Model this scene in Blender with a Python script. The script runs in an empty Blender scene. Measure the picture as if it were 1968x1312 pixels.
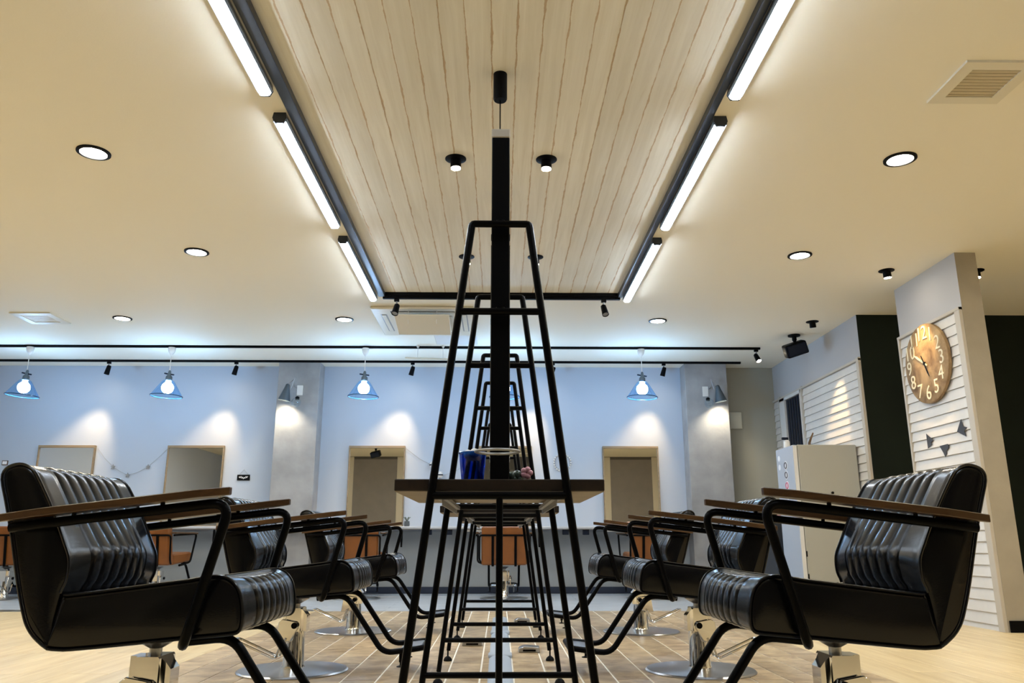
import bpy, bmesh, math, random
from mathutils import Vector, Matrix

# ------------------------------------------------------------------ camera, world, exposure
scene = bpy.context.scene
C = scene.collection
rnd = random.Random(7)
cam_data = bpy.data.cameras.new('camera')
cam = bpy.data.objects.new('camera', cam_data)
C.objects.link(cam)
cam.location = (0.0, 0.0, 0.59)
cam.rotation_euler = (math.radians(90 + 14.15), 0.0, math.radians(-0.887))
cam_data.sensor_width = 36.0
cam_data.lens = 1518.39 / 1968 * 36.0
cam_data.clip_start = 0.05
scene.camera = cam

world = bpy.data.worlds.new('world')
scene.world = world
world.use_nodes = True
world.node_tree.nodes['Background'].inputs[0].default_value = (0.6, 0.65, 0.75, 1)
world.node_tree.nodes['Background'].inputs[1].default_value = 0.2
scene.view_settings.view_transform = 'Standard'
scene.view_settings.look = 'None'
scene.view_settings.gamma = 1.0
scene.view_settings.use_curve_mapping = False
scene.view_settings.exposure = 1.52

# strengths of the salon's lamps and of the added unseen ones
TUBE_E = 22.0
TUBE_C = (0.76, 0.87, 1.0)
DOWN_E = 92.0
DOWN_C = (1.0, 0.925, 0.78)
BULB_E = 58.0
BULB_C = (0.62, 0.80, 1.0)
WARM = (1.0, 0.69, 0.35)
SPOT_W = 28.0

H = 2.67          # ceiling
YB = 9.55         # back wall
XR = 3.375        # right wall / partition face

# ------------------------------------------------------------------ materials
MATS = {}

def new_mat(name):
    m = bpy.data.materials.new(name)
    m.use_nodes = True
    nt = m.node_tree
    return m, nt, nt.nodes['Principled BSDF']

def mat(name, col, rough=0.5, metal=0.0, var=0.0, scale=8.0, bump=0.0, bscale=60.0, coat=0.0, spec=None, alpha_tr=None):
    if name in MATS:
        return MATS[name]
    m, nt, b = new_mat(name)
    b.inputs['Base Color'].default_value = (*col, 1)
    b.inputs['Roughness'].default_value = rough
    b.inputs['Metallic'].default_value = metal
    if coat:
        b.inputs['Coat Weight'].default_value = coat
        b.inputs['Coat Roughness'].default_value = 0.12
    if spec is not None:
        b.inputs['Specular IOR Level'].default_value = spec
    tc = nt.nodes.new('ShaderNodeTexCoord')
    if var > 0:
        n = nt.nodes.new('ShaderNodeTexNoise')
        n.inputs['Scale'].default_value = scale
        n.inputs['Detail'].default_value = 5
        nt.links.new(tc.outputs['Object'], n.inputs['Vector'])
        r = nt.nodes.new('ShaderNodeValToRGB')
        r.color_ramp.elements[0].position = 0.3
        r.color_ramp.elements[1].position = 0.7
        r.color_ramp.elements[0].color = (*[max(0, c * (1 - var)) for c in col], 1)
        r.color_ramp.elements[1].color = (*[min(1, c * (1 + var)) for c in col], 1)
        nt.links.new(n.outputs['Fac'], r.inputs['Fac'])
        nt.links.new(r.outputs['Color'], b.inputs['Base Color'])
    if bump > 0:
        n2 = nt.nodes.new('ShaderNodeTexNoise')
        n2.inputs['Scale'].default_value = bscale
        n2.inputs['Detail'].default_value = 4
        nt.links.new(tc.outputs['Object'], n2.inputs['Vector'])
        bp = nt.nodes.new('ShaderNodeBump')
        bp.inputs['Strength'].default_value = bump
        bp.inputs['Distance'].default_value = 0.004
        nt.links.new(n2.outputs['Fac'], bp.inputs['Height'])
        nt.links.new(bp.outputs['Normal'], b.inputs['Normal'])
    MATS[name] = m
    return m

def emit(name, col, strength):
    if name in MATS:
        return MATS[name]
    m, nt, b = new_mat(name)
    b.inputs['Base Color'].default_value = (0.9, 0.9, 0.9, 1)
    b.inputs['Emission Color'].default_value = (*col, 1)
    b.inputs['Emission Strength'].default_value = strength
    MATS[name] = m
    return m

def wood(name, c1, c2, stretch=(1.5, 18, 18), rough=0.45, rvar=0.12, spec=0.4, speck=0.0, speck_col=(0.2, 0.1, 0.04)):
    """grain stretched along the object's own x axis, tone shifted per object"""
    m, nt, b = new_mat(name)
    b.inputs['Roughness'].default_value = rough
    b.inputs['Specular IOR Level'].default_value = spec
    tc = nt.nodes.new('ShaderNodeTexCoord')
    oi = nt.nodes.new('ShaderNodeObjectInfo')
    mp = nt.nodes.new('ShaderNodeMapping')
    mp.inputs['Scale'].default_value = stretch
    off = nt.nodes.new('ShaderNodeVectorMath'); off.operation = 'SCALE'
    off.inputs[0].default_value = (17.0, 31.0, 11.0)
    nt.links.new(oi.outputs['Random'], off.inputs['Scale'])
    nt.links.new(off.outputs[0], mp.inputs['Location'])
    nt.links.new(tc.outputs['Object'], mp.inputs['Vector'])
    n = nt.nodes.new('ShaderNodeTexNoise')
    n.inputs['Scale'].default_value = 1.0
    n.inputs['Detail'].default_value = 7
    n.inputs['Roughness'].default_value = 0.62
    n.inputs['Distortion'].default_value = 0.6
    nt.links.new(mp.outputs[0], n.inputs['Vector'])
    r = nt.nodes.new('ShaderNodeValToRGB')
    r.color_ramp.elements[0].position = 0.32
    r.color_ramp.elements[1].position = 0.68
    r.color_ramp.elements[0].color = (*c1, 1)
    r.color_ramp.elements[1].color = (*c2, 1)
    nt.links.new(n.outputs['Fac'], r.inputs['Fac'])
    hsv = nt.nodes.new('ShaderNodeHueSaturation')
    ma = nt.nodes.new('ShaderNodeMapRange')
    ma.inputs['To Min'].default_value = 1 - rvar
    ma.inputs['To Max'].default_value = 1 + rvar
    nt.links.new(oi.outputs['Random'], ma.inputs['Value'])
    nt.links.new(ma.outputs[0], hsv.inputs['Value'])
    nt.links.new(r.outputs['Color'], hsv.inputs['Color'])
    out = hsv.outputs['Color']
    if speck > 0:
        n2 = nt.nodes.new('ShaderNodeTexNoise')
        n2.inputs['Scale'].default_value = 2.2
        n2.inputs['Detail'].default_value = 9
        n2.inputs['Roughness'].default_value = 0.75
        nt.links.new(mp.outputs[0], n2.inputs['Vector'])
        r2 = nt.nodes.new('ShaderNodeValToRGB')
        r2.color_ramp.elements[0].position = 0.60
        r2.color_ramp.elements[0].color = (0, 0, 0, 1)
        r2.color_ramp.elements[1].position = 0.76
        r2.color_ramp.elements[1].color = (speck, speck, speck, 1)
        nt.links.new(n2.outputs['Fac'], r2.inputs['Fac'])
        mx = nt.nodes.new('ShaderNodeMix'); mx.data_type = 'RGBA'
        nt.links.new(r2.outputs['Color'], mx.inputs[0])
        nt.links.new(out, mx.inputs[6])
        mx.inputs[7].default_value = (*speck_col, 1)
        out = mx.outputs[2]
    nt.links.new(out, b.inputs['Base Color'])
    MATS[name] = m
    return m

def ceiling_board_mat():
    """whitewashed board: cream face, worn brown along the long edges (its y edges)"""
    m = wood('whitewashed board', (0.68, 0.64, 0.53), (0.78, 0.75, 0.65), stretch=(1.2, 26, 26), rough=0.6, rvar=0.035, speck=0.35, speck_col=(0.42, 0.27, 0.12))
    nt = m.node_tree
    b = nt.nodes['Principled BSDF']
    src = b.inputs['Base Color'].links[0].from_socket
    tc = nt.nodes.new('ShaderNodeTexCoord')
    sx = nt.nodes.new('ShaderNodeSeparateXYZ')
    nt.links.new(tc.outputs['Object'], sx.inputs[0])
    ab = nt.nodes.new('ShaderNodeMath'); ab.operation = 'ABSOLUTE'
    nt.links.new(sx.outputs['Y'], ab.inputs[0])
    nz = nt.nodes.new('ShaderNodeTexNoise')
    nz.inputs['Scale'].default_value = 5.0
    nz.inputs['Detail'].default_value = 8
    nz.inputs['Roughness'].default_value = 0.7
    oi = nt.nodes.new('ShaderNodeObjectInfo')
    va = nt.nodes.new('ShaderNodeVectorMath'); va.operation = 'ADD'
    nt.links.new(tc.outputs['Object'], va.inputs[0])
    nt.links.new(oi.outputs['Location'], va.inputs[1])
    nt.links.new(va.outputs[0], nz.inputs['Vector'])
    mr = nt.nodes.new('ShaderNodeMapRange')      # band width changes along the edge
    mr.inputs['From Min'].default_value = 0.42
    mr.inputs['From Max'].default_value = 0.72
    mr.inputs['To Min'].default_value = 0.0005
    mr.inputs['To Max'].default_value = 0.0105
    nt.links.new(nz.outputs['Fac'], mr.inputs['Value'])
    sub = nt.nodes.new('ShaderNodeMath'); sub.operation = 'SUBTRACT'
    sub.inputs[0].default_value = 0.0545
    nt.links.new(ab.outputs[0], sub.inputs[1])
    ls = nt.nodes.new('ShaderNodeMath'); ls.operation = 'LESS_THAN'
    nt.links.new(sub.outputs[0], ls.inputs[0])
    nt.links.new(mr.outputs[0], ls.inputs[1])
    mul = nt.nodes.new('ShaderNodeMath'); mul.operation = 'MULTIPLY'
    mul.inputs[1].default_value = 0.68
    nt.links.new(ls.outputs[0], mul.inputs[0])
    mx = nt.nodes.new('ShaderNodeMix'); mx.data_type = 'RGBA'
    nt.links.new(mul.outputs[0], mx.inputs[0])
    nt.links.new(src, mx.inputs[6])
    mx.inputs[7].default_value = (0.44, 0.27, 0.11, 1)
    nt.links.new(mx.outputs[2], b.inputs['Base Color'])
    return m

def tinted_glass(name, col, gloss=0.12, rough=0.03):
    m = bpy.data.materials.new(name)
    m.use_nodes = True
    nt = m.node_tree
    nt.nodes.clear()
    o = nt.nodes.new('ShaderNodeOutputMaterial')
    t = nt.nodes.new('ShaderNodeBsdfTransparent')
    t.inputs[0].default_value = (*col, 1)
    g = nt.nodes.new('ShaderNodeBsdfGlossy')
    g.inputs['Roughness'].default_value = rough
    g.inputs['Color'].default_value = (0.8, 0.9, 1, 1)
    lw = nt.nodes.new('ShaderNodeLayerWeight')
    lw.inputs['Blend'].default_value = 0.35
    mr = nt.nodes.new('ShaderNodeMapRange')
    mr.inputs['To Min'].default_value = gloss * 0.4
    mr.inputs['To Max'].default_value = gloss * 3
    nt.links.new(lw.outputs['Facing'], mr.inputs['Value'])
    mx = nt.nodes.new('ShaderNodeMixShader')
    nt.links.new(mr.outputs[0], mx.inputs[0])
    nt.links.new(t.outputs[0], mx.inputs[1])
    nt.links.new(g.outputs[0], mx.inputs[2])
    nt.links.new(mx.outputs[0], o.inputs[0])
    MATS[name] = m
    return m

M_ceil = mat('ceiling paint', (0.86, 0.82, 0.70), 0.75, bump=0.10, bscale=120)
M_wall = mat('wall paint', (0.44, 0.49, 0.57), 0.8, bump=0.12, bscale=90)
M_front_dark = mat('darkened front wall', (0.10, 0.088, 0.07), 0.8, bump=0.1)  # unseen wall behind the camera, darkened so the leather reflects less light
M_conc = mat('mottled plaster', (0.33, 0.325, 0.325), 0.8, var=0.14, scale=5, bump=0.3, bscale=30)
M_beige = mat('beige plaster', (0.36, 0.32, 0.25), 0.8, var=0.06, scale=6, bump=0.2)
M_green = mat('dark green wall', (0.007, 0.0115, 0.0075), 0.65, var=0.15, scale=3, spec=0.15)
M_taupe = mat('taupe blind', (0.24, 0.21, 0.17), 0.8, var=0.05, scale=5)
M_black = mat('black powder coat', (0.0022, 0.0022, 0.0026), 0.32, bump=0.08, bscale=300, spec=0.07)
M_blackm = mat('black matte', (0.002, 0.002, 0.0025), 0.45, spec=0.08)
M_navy = mat('navy trim', (0.006, 0.011, 0.026), 0.45, spec=0.2)
M_base = mat('navy baseboard', (0.016, 0.026, 0.055), 0.5)
M_steeltrim = mat('dark steel trim', (0.035, 0.045, 0.065), 0.3, 0.6)
M_leather = mat('black leather', (0.0022, 0.0022, 0.0026), 0.22, bump=0.05, bscale=220, spec=0.34)
_b = M_leather.node_tree.nodes['Principled BSDF']
_b.inputs['Sheen Weight'].default_value = 0.10
_b.inputs['Sheen Roughness'].default_value = 0.3
_b.inputs['Sheen Tint'].default_value = (0.6, 0.75, 1.0, 1)  # bluish reflected tube light put into the sheen colour
M_pipe = mat('black piping', (0.005, 0.005, 0.006), 0.22, spec=0.4)
M_orange = mat('tan leather', (0.21, 0.066, 0.008), 0.45, var=0.12, scale=7, bump=0.08, bscale=200)
M_chrome = mat('chrome', (0.80, 0.79, 0.77), 0.05, 1.0)
M_steel = mat('brushed steel', (0.42, 0.43, 0.45), 0.28, 1.0)
M_grey = mat('grey metal', (0.30, 0.30, 0.30), 0.4, 0.5)
M_white = mat('white plastic', (0.78, 0.77, 0.74), 0.4)
M_acwhite = mat('ivory plastic', (0.74, 0.70, 0.58), 0.45)
M_mirror = mat('mirror silver', (0.86, 0.88, 0.88), 0.01, 1.0)
M_clap = mat('white painted board', (0.66, 0.64, 0.61), 0.5, var=0.04, scale=9, bump=0.1)
M_trim = mat('cream trim', (0.50, 0.455, 0.385), 0.5)
M_grout = mat('pale grout', (0.90, 0.86, 0.76), 0.7)
M_fridge = mat('ivory enamel', (0.44, 0.43, 0.37), 0.35)
M_fridged = mat('pale blue enamel', (0.44, 0.48, 0.55), 0.3)
M_vent = mat('vent grille', (0.52, 0.46, 0.33), 0.6)
M_glassblack = mat('dark window glass', (0.006, 0.010, 0.018), 0.15)
M_duct = mat('grey blue cable cover', (0.40, 0.46, 0.54), 0.35)
M_counter = mat('white counter', (0.52, 0.53, 0.55), 0.35)
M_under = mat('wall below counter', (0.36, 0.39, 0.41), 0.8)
M_arm = wood('walnut stained arm', (0.042, 0.019, 0.006), (0.095, 0.046, 0.015), stretch=(4, 40, 40), rough=0.35)
M_top = wood('dark stained tabletop', (0.009, 0.005, 0.0028), (0.019, 0.0105, 0.0055), stretch=(40, 5, 40), rough=0.45)
M_under_top = mat('raw tabletop underside', (0.27, 0.225, 0.17), 0.7, var=0.08, scale=12)
M_tile = wood('greyed wood floor plank', (0.27, 0.175, 0.085), (0.64, 0.50, 0.31), stretch=(9, 7, 7), rough=0.33, rvar=0.18, speck=0.3, speck_col=(0.24, 0.15, 0.07))
M_oak = wood('light oak plank', (0.62, 0.46, 0.235), (0.80, 0.65, 0.39), stretch=(1.6, 22, 22), rough=0.35, rvar=0.06, speck=0.22, speck_col=(0.36, 0.24, 0.10))
M_pale = wood('pale grey plank', (0.36, 0.385, 0.42), (0.52, 0.55, 0.59), stretch=(2.2, 22, 22), rough=0.35, rvar=0.07)
M_frame = wood('pale wood frame', (0.20, 0.145, 0.085), (0.28, 0.21, 0.13), stretch=(3, 30, 30), rough=0.5)
M_board = ceiling_board_mat()
M_blueglass = tinted_glass('blue lamp glass', (0.55, 0.78, 1.0), 0.10)
M_clearglass = tinted_glass('clear lamp glass', (0.90, 0.95, 0.98), 0.12)
M_cup = tinted_glass('blue translucent plastic', (0.10, 0.34, 0.72), 0.10, 0.1)
M_shade = mat('slate lamp metal', (0.10, 0.125, 0.15), 0.35, 0.6)
M_lip = mat('grey blue fixture lip', (0.16, 0.21, 0.28), 0.35)
M_tube = emit('tube light diffuser', TUBE_C, TUBE_E)
M_down = emit('downlight diffuser', DOWN_C, DOWN_E)
M_bulb = emit('pendant bulb glow', BULB_C, BULB_E)
M_lens = emit('spot lens glow', (1.0, 0.86, 0.62), 40.0)

# ------------------------------------------------------------------ geometry helpers
def obj(name, bm, m, parent=None, loc=None, smooth=False, sharp=35):
    me = bpy.data.meshes.new(name)
    bm.normal_update()
    bm.to_mesh(me)
    bm.free()
    if isinstance(m, (list, tuple)):
        for k in m:
            me.materials.append(k)
    else:
        me.materials.append(m)
    if smooth:
        for p in me.polygons:
            p.use_smooth = True
        me.set_sharp_from_angle(angle=math.radians(sharp))
    o = bpy.data.objects.new(name, me)
    C.objects.link(o)
    if parent is not None:
        o.parent = parent
    if loc is not None:
        o.location = loc
    return o

def inst(o, parent=None, loc=None, rot=None):
    c = o.copy()
    C.objects.link(c)
    if parent is not None:
        c.parent = parent
    if loc is not None:
        c.location = loc
    if rot is not None:
        c.rotation_euler = rot
    return c

def dup(root, loc, rotz=None, label=None):
    r = root.copy(); C.objects.link(r); r.location = loc
    if rotz is not None:
        r.rotation_euler = (0, 0, rotz)
    if label:
        r['label'] = label
    for ch in list(root.children):
        c = ch.copy(); C.objects.link(c); c.parent = r
        for g in list(ch.children):
            d = g.copy(); C.objects.link(d); d.parent = c
    return r

def thing(name, label, cat, loc=(0, 0, 0), rotz=0.0, group=None):
    o = bpy.data.objects.new(name, None)
    o.empty_display_size = 0.1
    C.objects.link(o)
    o.location = loc
    o.rotation_euler = (0, 0, rotz)
    o['label'] = label
    o['category'] = cat
    if group:
        o['group'] = group
    return o

def tag(o, label, cat, group=None):
    o['label'] = label; o['category'] = cat
    if group:
        o['group'] = group
    return o

def struct(o):
    o['kind'] = 'structure'
    return o

def box(bm, lo, hi, bev=0.0, segs=1):
    x0, y0, z0 = lo; x1, y1, z1 = hi
    vs = [bm.verts.new(p) for p in ((x0, y0, z0), (x1, y0, z0), (x1, y1, z0), (x0, y1, z0), (x0, y0, z1), (x1, y0, z1), (x1, y1, z1), (x0, y1, z1))]
    fs = [bm.faces.new([vs[i] for i in q]) for q in ((0, 3, 2, 1), (4, 5, 6, 7), (0, 1, 5, 4), (1, 2, 6, 5), (2, 3, 7, 6), (3, 0, 4, 7))]
    if bev > 0:
        es = list({e for f in fs for e in f.edges})
        bmesh.ops.bevel(bm, geom=es, offset=bev, segments=segs, profile=0.5, affect='EDGES')
    return fs

def B(lo, hi, bev=0.0, segs=1):
    bm = bmesh.new()
    box(bm, lo, hi, bev, segs)
    return bm

def fillet(pts, r, n=6):
    """round the inner corners of a polyline"""
    pts = [Vector(p) for p in pts]
    out = [pts[0]]
    for i in range(1, len(pts) - 1):
        a, b, c = pts[i - 1], pts[i], pts[i + 1]
        u = (a - b); v = (c - b)
        d = min(r, u.length * 0.49, v.length * 0.49)
        p, q = b + u.normalized() * d, b + v.normalized() * d
        for k in range(n + 1):
            t = k / n
            out.append((1 - t) ** 2 * p + 2 * t * (1 - t) * b + t * t * q)
    out.append(pts[-1])
    return out

def tube(bm, pts, r, n=8, closed=False, caps=True, rfun=None):
    pts = [Vector(p) for p in pts]
    N = len(pts)
    tang = []
    for i in range(N):
        if closed:
            t = pts[(i + 1) % N] - pts[i - 1]
        else:
            t = pts[min(i + 1, N - 1)] - pts[max(i - 1, 0)]
        tang.append(t.normalized() if t.length > 1e-9 else Vector((0, 0, 1)))
    up = Vector((0, 0, 1))
    if abs(tang[0].dot(up)) > 0.9:
        up = Vector((0, 1, 0))
    nrm = (up - tang[0] * up.dot(tang[0])).normalized()
    rings = []
    for i in range(N):
        t = tang[i]
        nrm = (nrm - t * nrm.dot(t))
        nrm = nrm.normalized() if nrm.length > 1e-9 else t.orthogonal().normalized()
        bi = t.cross(nrm)
        rr = rfun(i / (N - 1)) if rfun else r
        rings.append([bm.verts.new(pts[i] + nrm * (rr * math.cos(2 * math.pi * k / n)) + bi * (rr * math.sin(2 * math.pi * k / n))) for k in range(n)])
    for i in range(N if closed else N - 1):
        a, b = rings[i], rings[(i + 1) % N]
        for k in range(n):
            bm.faces.new((a[k], a[(k + 1) % n], b[(k + 1) % n], b[k]))
    if caps and not closed:
        bm.faces.new(rings[0][::-1]); bm.faces.new(rings[-1])

def T(pts, r, n=8, closed=False, fil=0.0, fn=6, rfun=None):
    bm = bmesh.new()
    tube(bm, fillet(pts, fil, fn) if fil else pts, r, n, closed, rfun=rfun)
    return bm

def lathe(bm, prof, n=24, c=(0, 0, 0), cap0=True, cap1=True):
    """profile of (radius, z)"""
    rings = []
    for r, z in prof:
        rings.append([bm.verts.new((c[0] + r * math.cos(2 * math.pi * k / n), c[1] + r * math.sin(2 * math.pi * k / n), c[2] + z)) for k in range(n)])
    for a, b in zip(rings, rings[1:]):
        for k in range(n):
            bm.faces.new((a[k], a[(k + 1) % n], b[(k + 1) % n], b[k]))
    if cap0:
        bm.faces.new(rings[0][::-1])
    if cap1:
        bm.faces.new(rings[-1])

def L(prof, n=24, c=(0, 0, 0), cap0=True, cap1=True):
    bm = bmesh.new(); lathe(bm, prof, n, c, cap0, cap1); return bm

def prism(poly, axis, a0, a1, bev=0.0):
    """extrude a 2-D polygon along an axis: 'y' poly=(x,z), 'x' poly=(y,z), 'z' poly=(x,y)"""
    bm = bmesh.new()
    def P(p, a):
        return {'y': (p[0], a, p[1]), 'x': (a, p[0], p[1]), 'z': (p[0], p[1], a)}[axis]
    v0 = [bm.verts.new(P(p, a0)) for p in poly]
    v1 = [bm.verts.new(P(p, a1)) for p in poly]
    n = len(poly)
    fs = [bm.faces.new(v0[::-1]), bm.faces.new(v1)]
    for i in range(n):
        fs.append(bm.faces.new((v0[i], v0[(i + 1) % n], v1[(i + 1) % n], v1[i])))
    bmesh.ops.recalc_face_normals(bm, faces=fs)
    if bev > 0:
        bmesh.ops.bevel(bm, geom=list(bm.edges), offset=bev, segments=1, affect='EDGES')
    return bm

def catmull(pts, sub=4, closed=True):
    n = len(pts)
    out = []
    for i in range(n):
        p0, p1, p2, p3 = (Vector(pts[(i + k - 1) % n]) for k in range(4))
        for s in range(sub):
            t = s / sub
            out.append(0.5 * ((2 * p1) + (-p0 + p2) * t + (2 * p0 - 5 * p1 + 4 * p2 - p3) * t * t + (-p0 + 3 * p1 - 3 * p2 + p3) * t ** 3))
    return out

def place(o, loc, rot=(0, 0, 0)):
    o.location = loc; o.rotation_euler = rot
    return o

def spot(parent_loc, target, watts, angle=50, blend=0.5, col=WARM, size=0.03, name='lamp_light', parent=None):
    d = bpy.data.lights.new(name, 'SPOT')
    d.energy = watts; d.spot_size = math.radians(angle); d.spot_blend = blend
    d.color = col; d.shadow_soft_size = size
    o = bpy.data.objects.new(name, d)
    C.objects.link(o)
    v = Vector(target) - Vector(parent_loc)
    if parent is not None:
        o.parent = parent
        o.location = Vector(parent_loc) - Vector(parent.location)
    else:
        o.location = parent_loc
    o.rotation_euler = v.to_track_quat('-Z', 'Y').to_euler()
    return o

def text_mesh(s, size, name, m, parent, depth=0.002, align='CENTER'):
    cu = bpy.data.curves.new(name, 'FONT')
    cu.body = s; cu.size = size; cu.extrude = depth
    cu.align_x = align; cu.align_y = 'CENTER'
    cu.resolution_u = 3
    tmp = bpy.data.objects.new(name + '_tmp', cu)
    C.objects.link(tmp)
    bpy.context.view_layer.update()
    dg = bpy.context.evaluated_depsgraph_get()
    me = bpy.data.meshes.new_from_object(tmp.evaluated_get(dg))
    bpy.data.objects.remove(tmp)
    me.name = name
    me.materials.clear(); me.materials.append(m)
    o = bpy.data.objects.new(name, me)
    C.objects.link(o)
    o.parent = parent
    return o

# ------------------------------------------------------------------ floor
floor = struct(obj('floor', B((-7.0, -1.3, -0.15), (6.0, YB + 0.1, -0.003)), M_grout))

def plank_mesh(name, ln, wd, m):
    me_o = obj(name, B((-ln / 2, -wd / 2, -0.006), (ln / 2, wd / 2, 0.0), 0.0012), m)
    me = me_o.data
    bpy.data.objects.remove(me_o)
    return me

def add_plank(me, x, y, rot):
    o = bpy.data.objects.new('floor_plank', me)
    C.objects.link(o)
    o.parent = floor
    o.location = (x, y, 0.0005)
    o.rotation_euler = (0, 0, rot)
    return o

pm_tile = plank_mesh('floor_plank', 0.994, 0.1412, M_tile)
pm_tile_h = plank_mesh('floor_plank', 0.494, 0.1412, M_tile)
pm_oak = plank_mesh('floor_plank', 1.398, 0.1975, M_oak)
pm_oak_h = plank_mesh('floor_plank', 0.698, 0.1975, M_oak)
R90 = math.pi / 2
Y0, Y1 = 3.2, 7.2
for i in range(-11, 11):
    x = 0.140 + 0.15 * i
    if i % 2 == 0:
        for k in range(4):
            add_plank(pm_tile, x, Y0 + 0.5 + k, R90)
    else:
        add_plank(pm_tile_h, x, Y0 + 0.25, R90)
        for k in range(3):
            add_plank(pm_tile, x, Y0 + 1.0 + k, R90)
        add_plank(pm_tile_h, x, Y1 - 0.25, R90)
xl, xr = 0.140 - 0.15 * 11 - 0.075, 0.140 + 0.15 * 10 + 0.075
for side, x0, nn in ((-1, xl, 15), (1, xr, 14)):
    for j in range(nn):
        x = x0 + side * (0.1 + 0.2 * j)
        if j % 2 == 0:
            add_plank(pm_oak, x, Y0 + 0.7, R90); add_plank(pm_oak, x, Y0 + 2.1, R90)
            add_plank(pm_oak, x, Y0 + 3.5, R90)
        else:
            add_plank(pm_oak_h, x, Y0 + 0.35, R90)
            add_plank(pm_oak, x, Y0 + 1.4, R90); add_plank(pm_oak, x, Y0 + 2.8, R90)
            add_plank(pm_oak_h, x, Y0 + 3.85, R90)
# far pale planks, too small to pick apart, and the unseen floor: joined relief
bm = bmesh.new()
for j in range(15):
    y = 7.2 + 0.157 * j
    xx = -7.0 + (0.6 if j % 2 else 0.0)
    if j % 2:
        box(bm, (-7.0, y + 0.002, -0.006), (-6.404, y + 0.155, 0.0005))
    while xx < 3.3:
        box(bm, (xx + 0.002, y + 0.002, -0.006), (min(xx + 1.198, 3.37), y + 0.155, 0.0005))
        xx += 1.2
o = obj('far_planks', bm, M_pale, floor); o['kind'] = 'stuff'
bm = bmesh.new()
for xx0, xx1, ya, yb in ((-7.0, xl - 3.0, 3.2, 7.2), (xr + 2.8, 6.0, 3.2, 7.2)):
    x = xx0
    while x < xx1 - 0.01:
        box(bm, (x + 0.001, ya, -0.006), (min(x + 0.2, xx1) - 0.001, yb, 0.0005)); x += 0.2
x = -7.0
while x < 5.99:
    box(bm, (x + 0.001, -1.25, -0.006), (min(x + 0.2, 6.0) - 0.001, 3.198, 0.0005)); x += 0.2
o = obj('outer_planks', bm, M_oak, floor); o['kind'] = 'stuff'

# ------------------------------------------------------------------ ceiling with recessed board panel
PX0, PX1, PY0, PY1 = -1.03, 1.055, -0.6, 6.62
bm = bmesh.new()
for lo, hi in (((-7.1, -1.4, H), (PX0, YB + 0.2, H + 0.2)), ((PX1, -1.4, H), (6.1, YB + 0.2, H + 0.2)),
               ((PX0, PY1, H), (PX1, YB + 0.2, H + 0.2)), ((PX0, -1.4, H), (PX1, PY0, H + 0.2)),
               ((PX0, PY0, H + 0.047), (PX1, PY1, H + 0.2))):
    box(bm, lo, hi)
ceiling = struct(obj('ceiling', bm, M_ceil))
def bmesh_board(ln):
    o = obj('ceiling_board', B((-ln / 2, -0.0548, 0.0), (ln / 2, 0.0548, 0.018), 0.0003), M_board)
    me = o.data; bpy.data.objects.remove(o); return me
NB = 19
bw = (PX1 - PX0) / NB
board_me = bmesh_board(PY1 - PY0 - 0.02)
for i in range(NB):
    o = bpy.data.objects.new('ceiling_board', board_me); C.objects.link(o)
    o.parent = ceiling
    o.location = (PX0 + bw * (i + 0.5), (PY0 + PY1) / 2, H + 0.028 + rnd.uniform(0, 0.0016)); o.rotation_euler = (0, 0, R90)
struct(obj('trim_1', B((PX0 - 0.034, PY0, H - 0.012), (PX0 + 0.022, PY1, H + 0.028), 0.002), M_steeltrim))
struct(obj('trim_3', B((PX0, PY1 - 0.008, H - 0.002), (PX1, PY1 + 0.004, H + 0.030), 0.0005), M_blackm))
struct(obj('trim_2', B((PX1 - 0.022, PY0, H - 0.012), (PX1 + 0.016, PY1, H + 0.028), 0.002), M_steeltrim))

# ------------------------------------------------------------------ walls
wall_back = struct(obj('wall_back', B((-7.0, YB, -0.1), (XR + 0.1, YB + 0.12, H)), M_wall))
for x0, x1 in ((-2.65, -2.155), (2.226, 2.733)):
    obj('pillar', B((x0, 9.30, 0.0), (x1, YB, H), 0.004), M_conc, wall_back)
obj('warm_lit_panel', B((2.733, YB - 0.006, 0.0), (XR, YB, H)), mat('warm lit wall tone', (0.38, 0.365, 0.30), 0.8), wall_back)  # sheet over the back wall, its warmer light put into the colour
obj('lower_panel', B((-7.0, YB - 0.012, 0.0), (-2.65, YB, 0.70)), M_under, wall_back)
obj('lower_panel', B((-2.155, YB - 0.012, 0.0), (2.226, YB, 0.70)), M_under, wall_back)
struct(obj('baseboard_back', B((-7.0, YB - 0.03, 0.0), (2.226, YB - 0.012, 0.075), 0.003), M_base))
struct(obj('wall_left', B((-7.12, -1.3, -0.1), (-7.0, YB + 0.12, H)), M_wall))
wall_right = struct(obj('wall_right', B((XR, 7.162, -0.1), (XR + 0.12, YB, H)), mat('partition paint', (0.46, 0.455, 0.46), 0.8, bump=0.12)))
struct(obj('wall_corridor', B((XR + 0.001, 7.16, -0.1), (6.0, 7.28, H)), M_green))
struct(obj('baseboard_corridor', B((XR + 0.16, 7.14, 0.0), (6.0, 7.16, 0.10), 0.003), M_blackm))
struct(obj('wall_far_right', B((6.0, -1.3, -0.1), (6.12, 7.28, H)), mat('far cream wall', (0.62, 0.55, 0.40), 0.8)))
wall_front = struct(obj('wall_front', B((-7.0, -1.37, -0.1), (6.0, -1.25, H)), M_front_dark))
for k, (x0, x1) in enumerate(((-3.7, -2.6), (2.82, 3.88))):
    w = struct(obj('window_%d' % (k + 2), B((x0, -1.262, 0.0), (x1, -1.236, 2.60)), M_taupe))
    for xa in (x0 - 0.22, x1):
        obj('window_frame', B((xa, -1.262, 0.0), (xa + 0.22, -1.222, 2.66), 0.004), mat('far cream wall', (0.62, 0.55, 0.40), 0.8), w)
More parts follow.
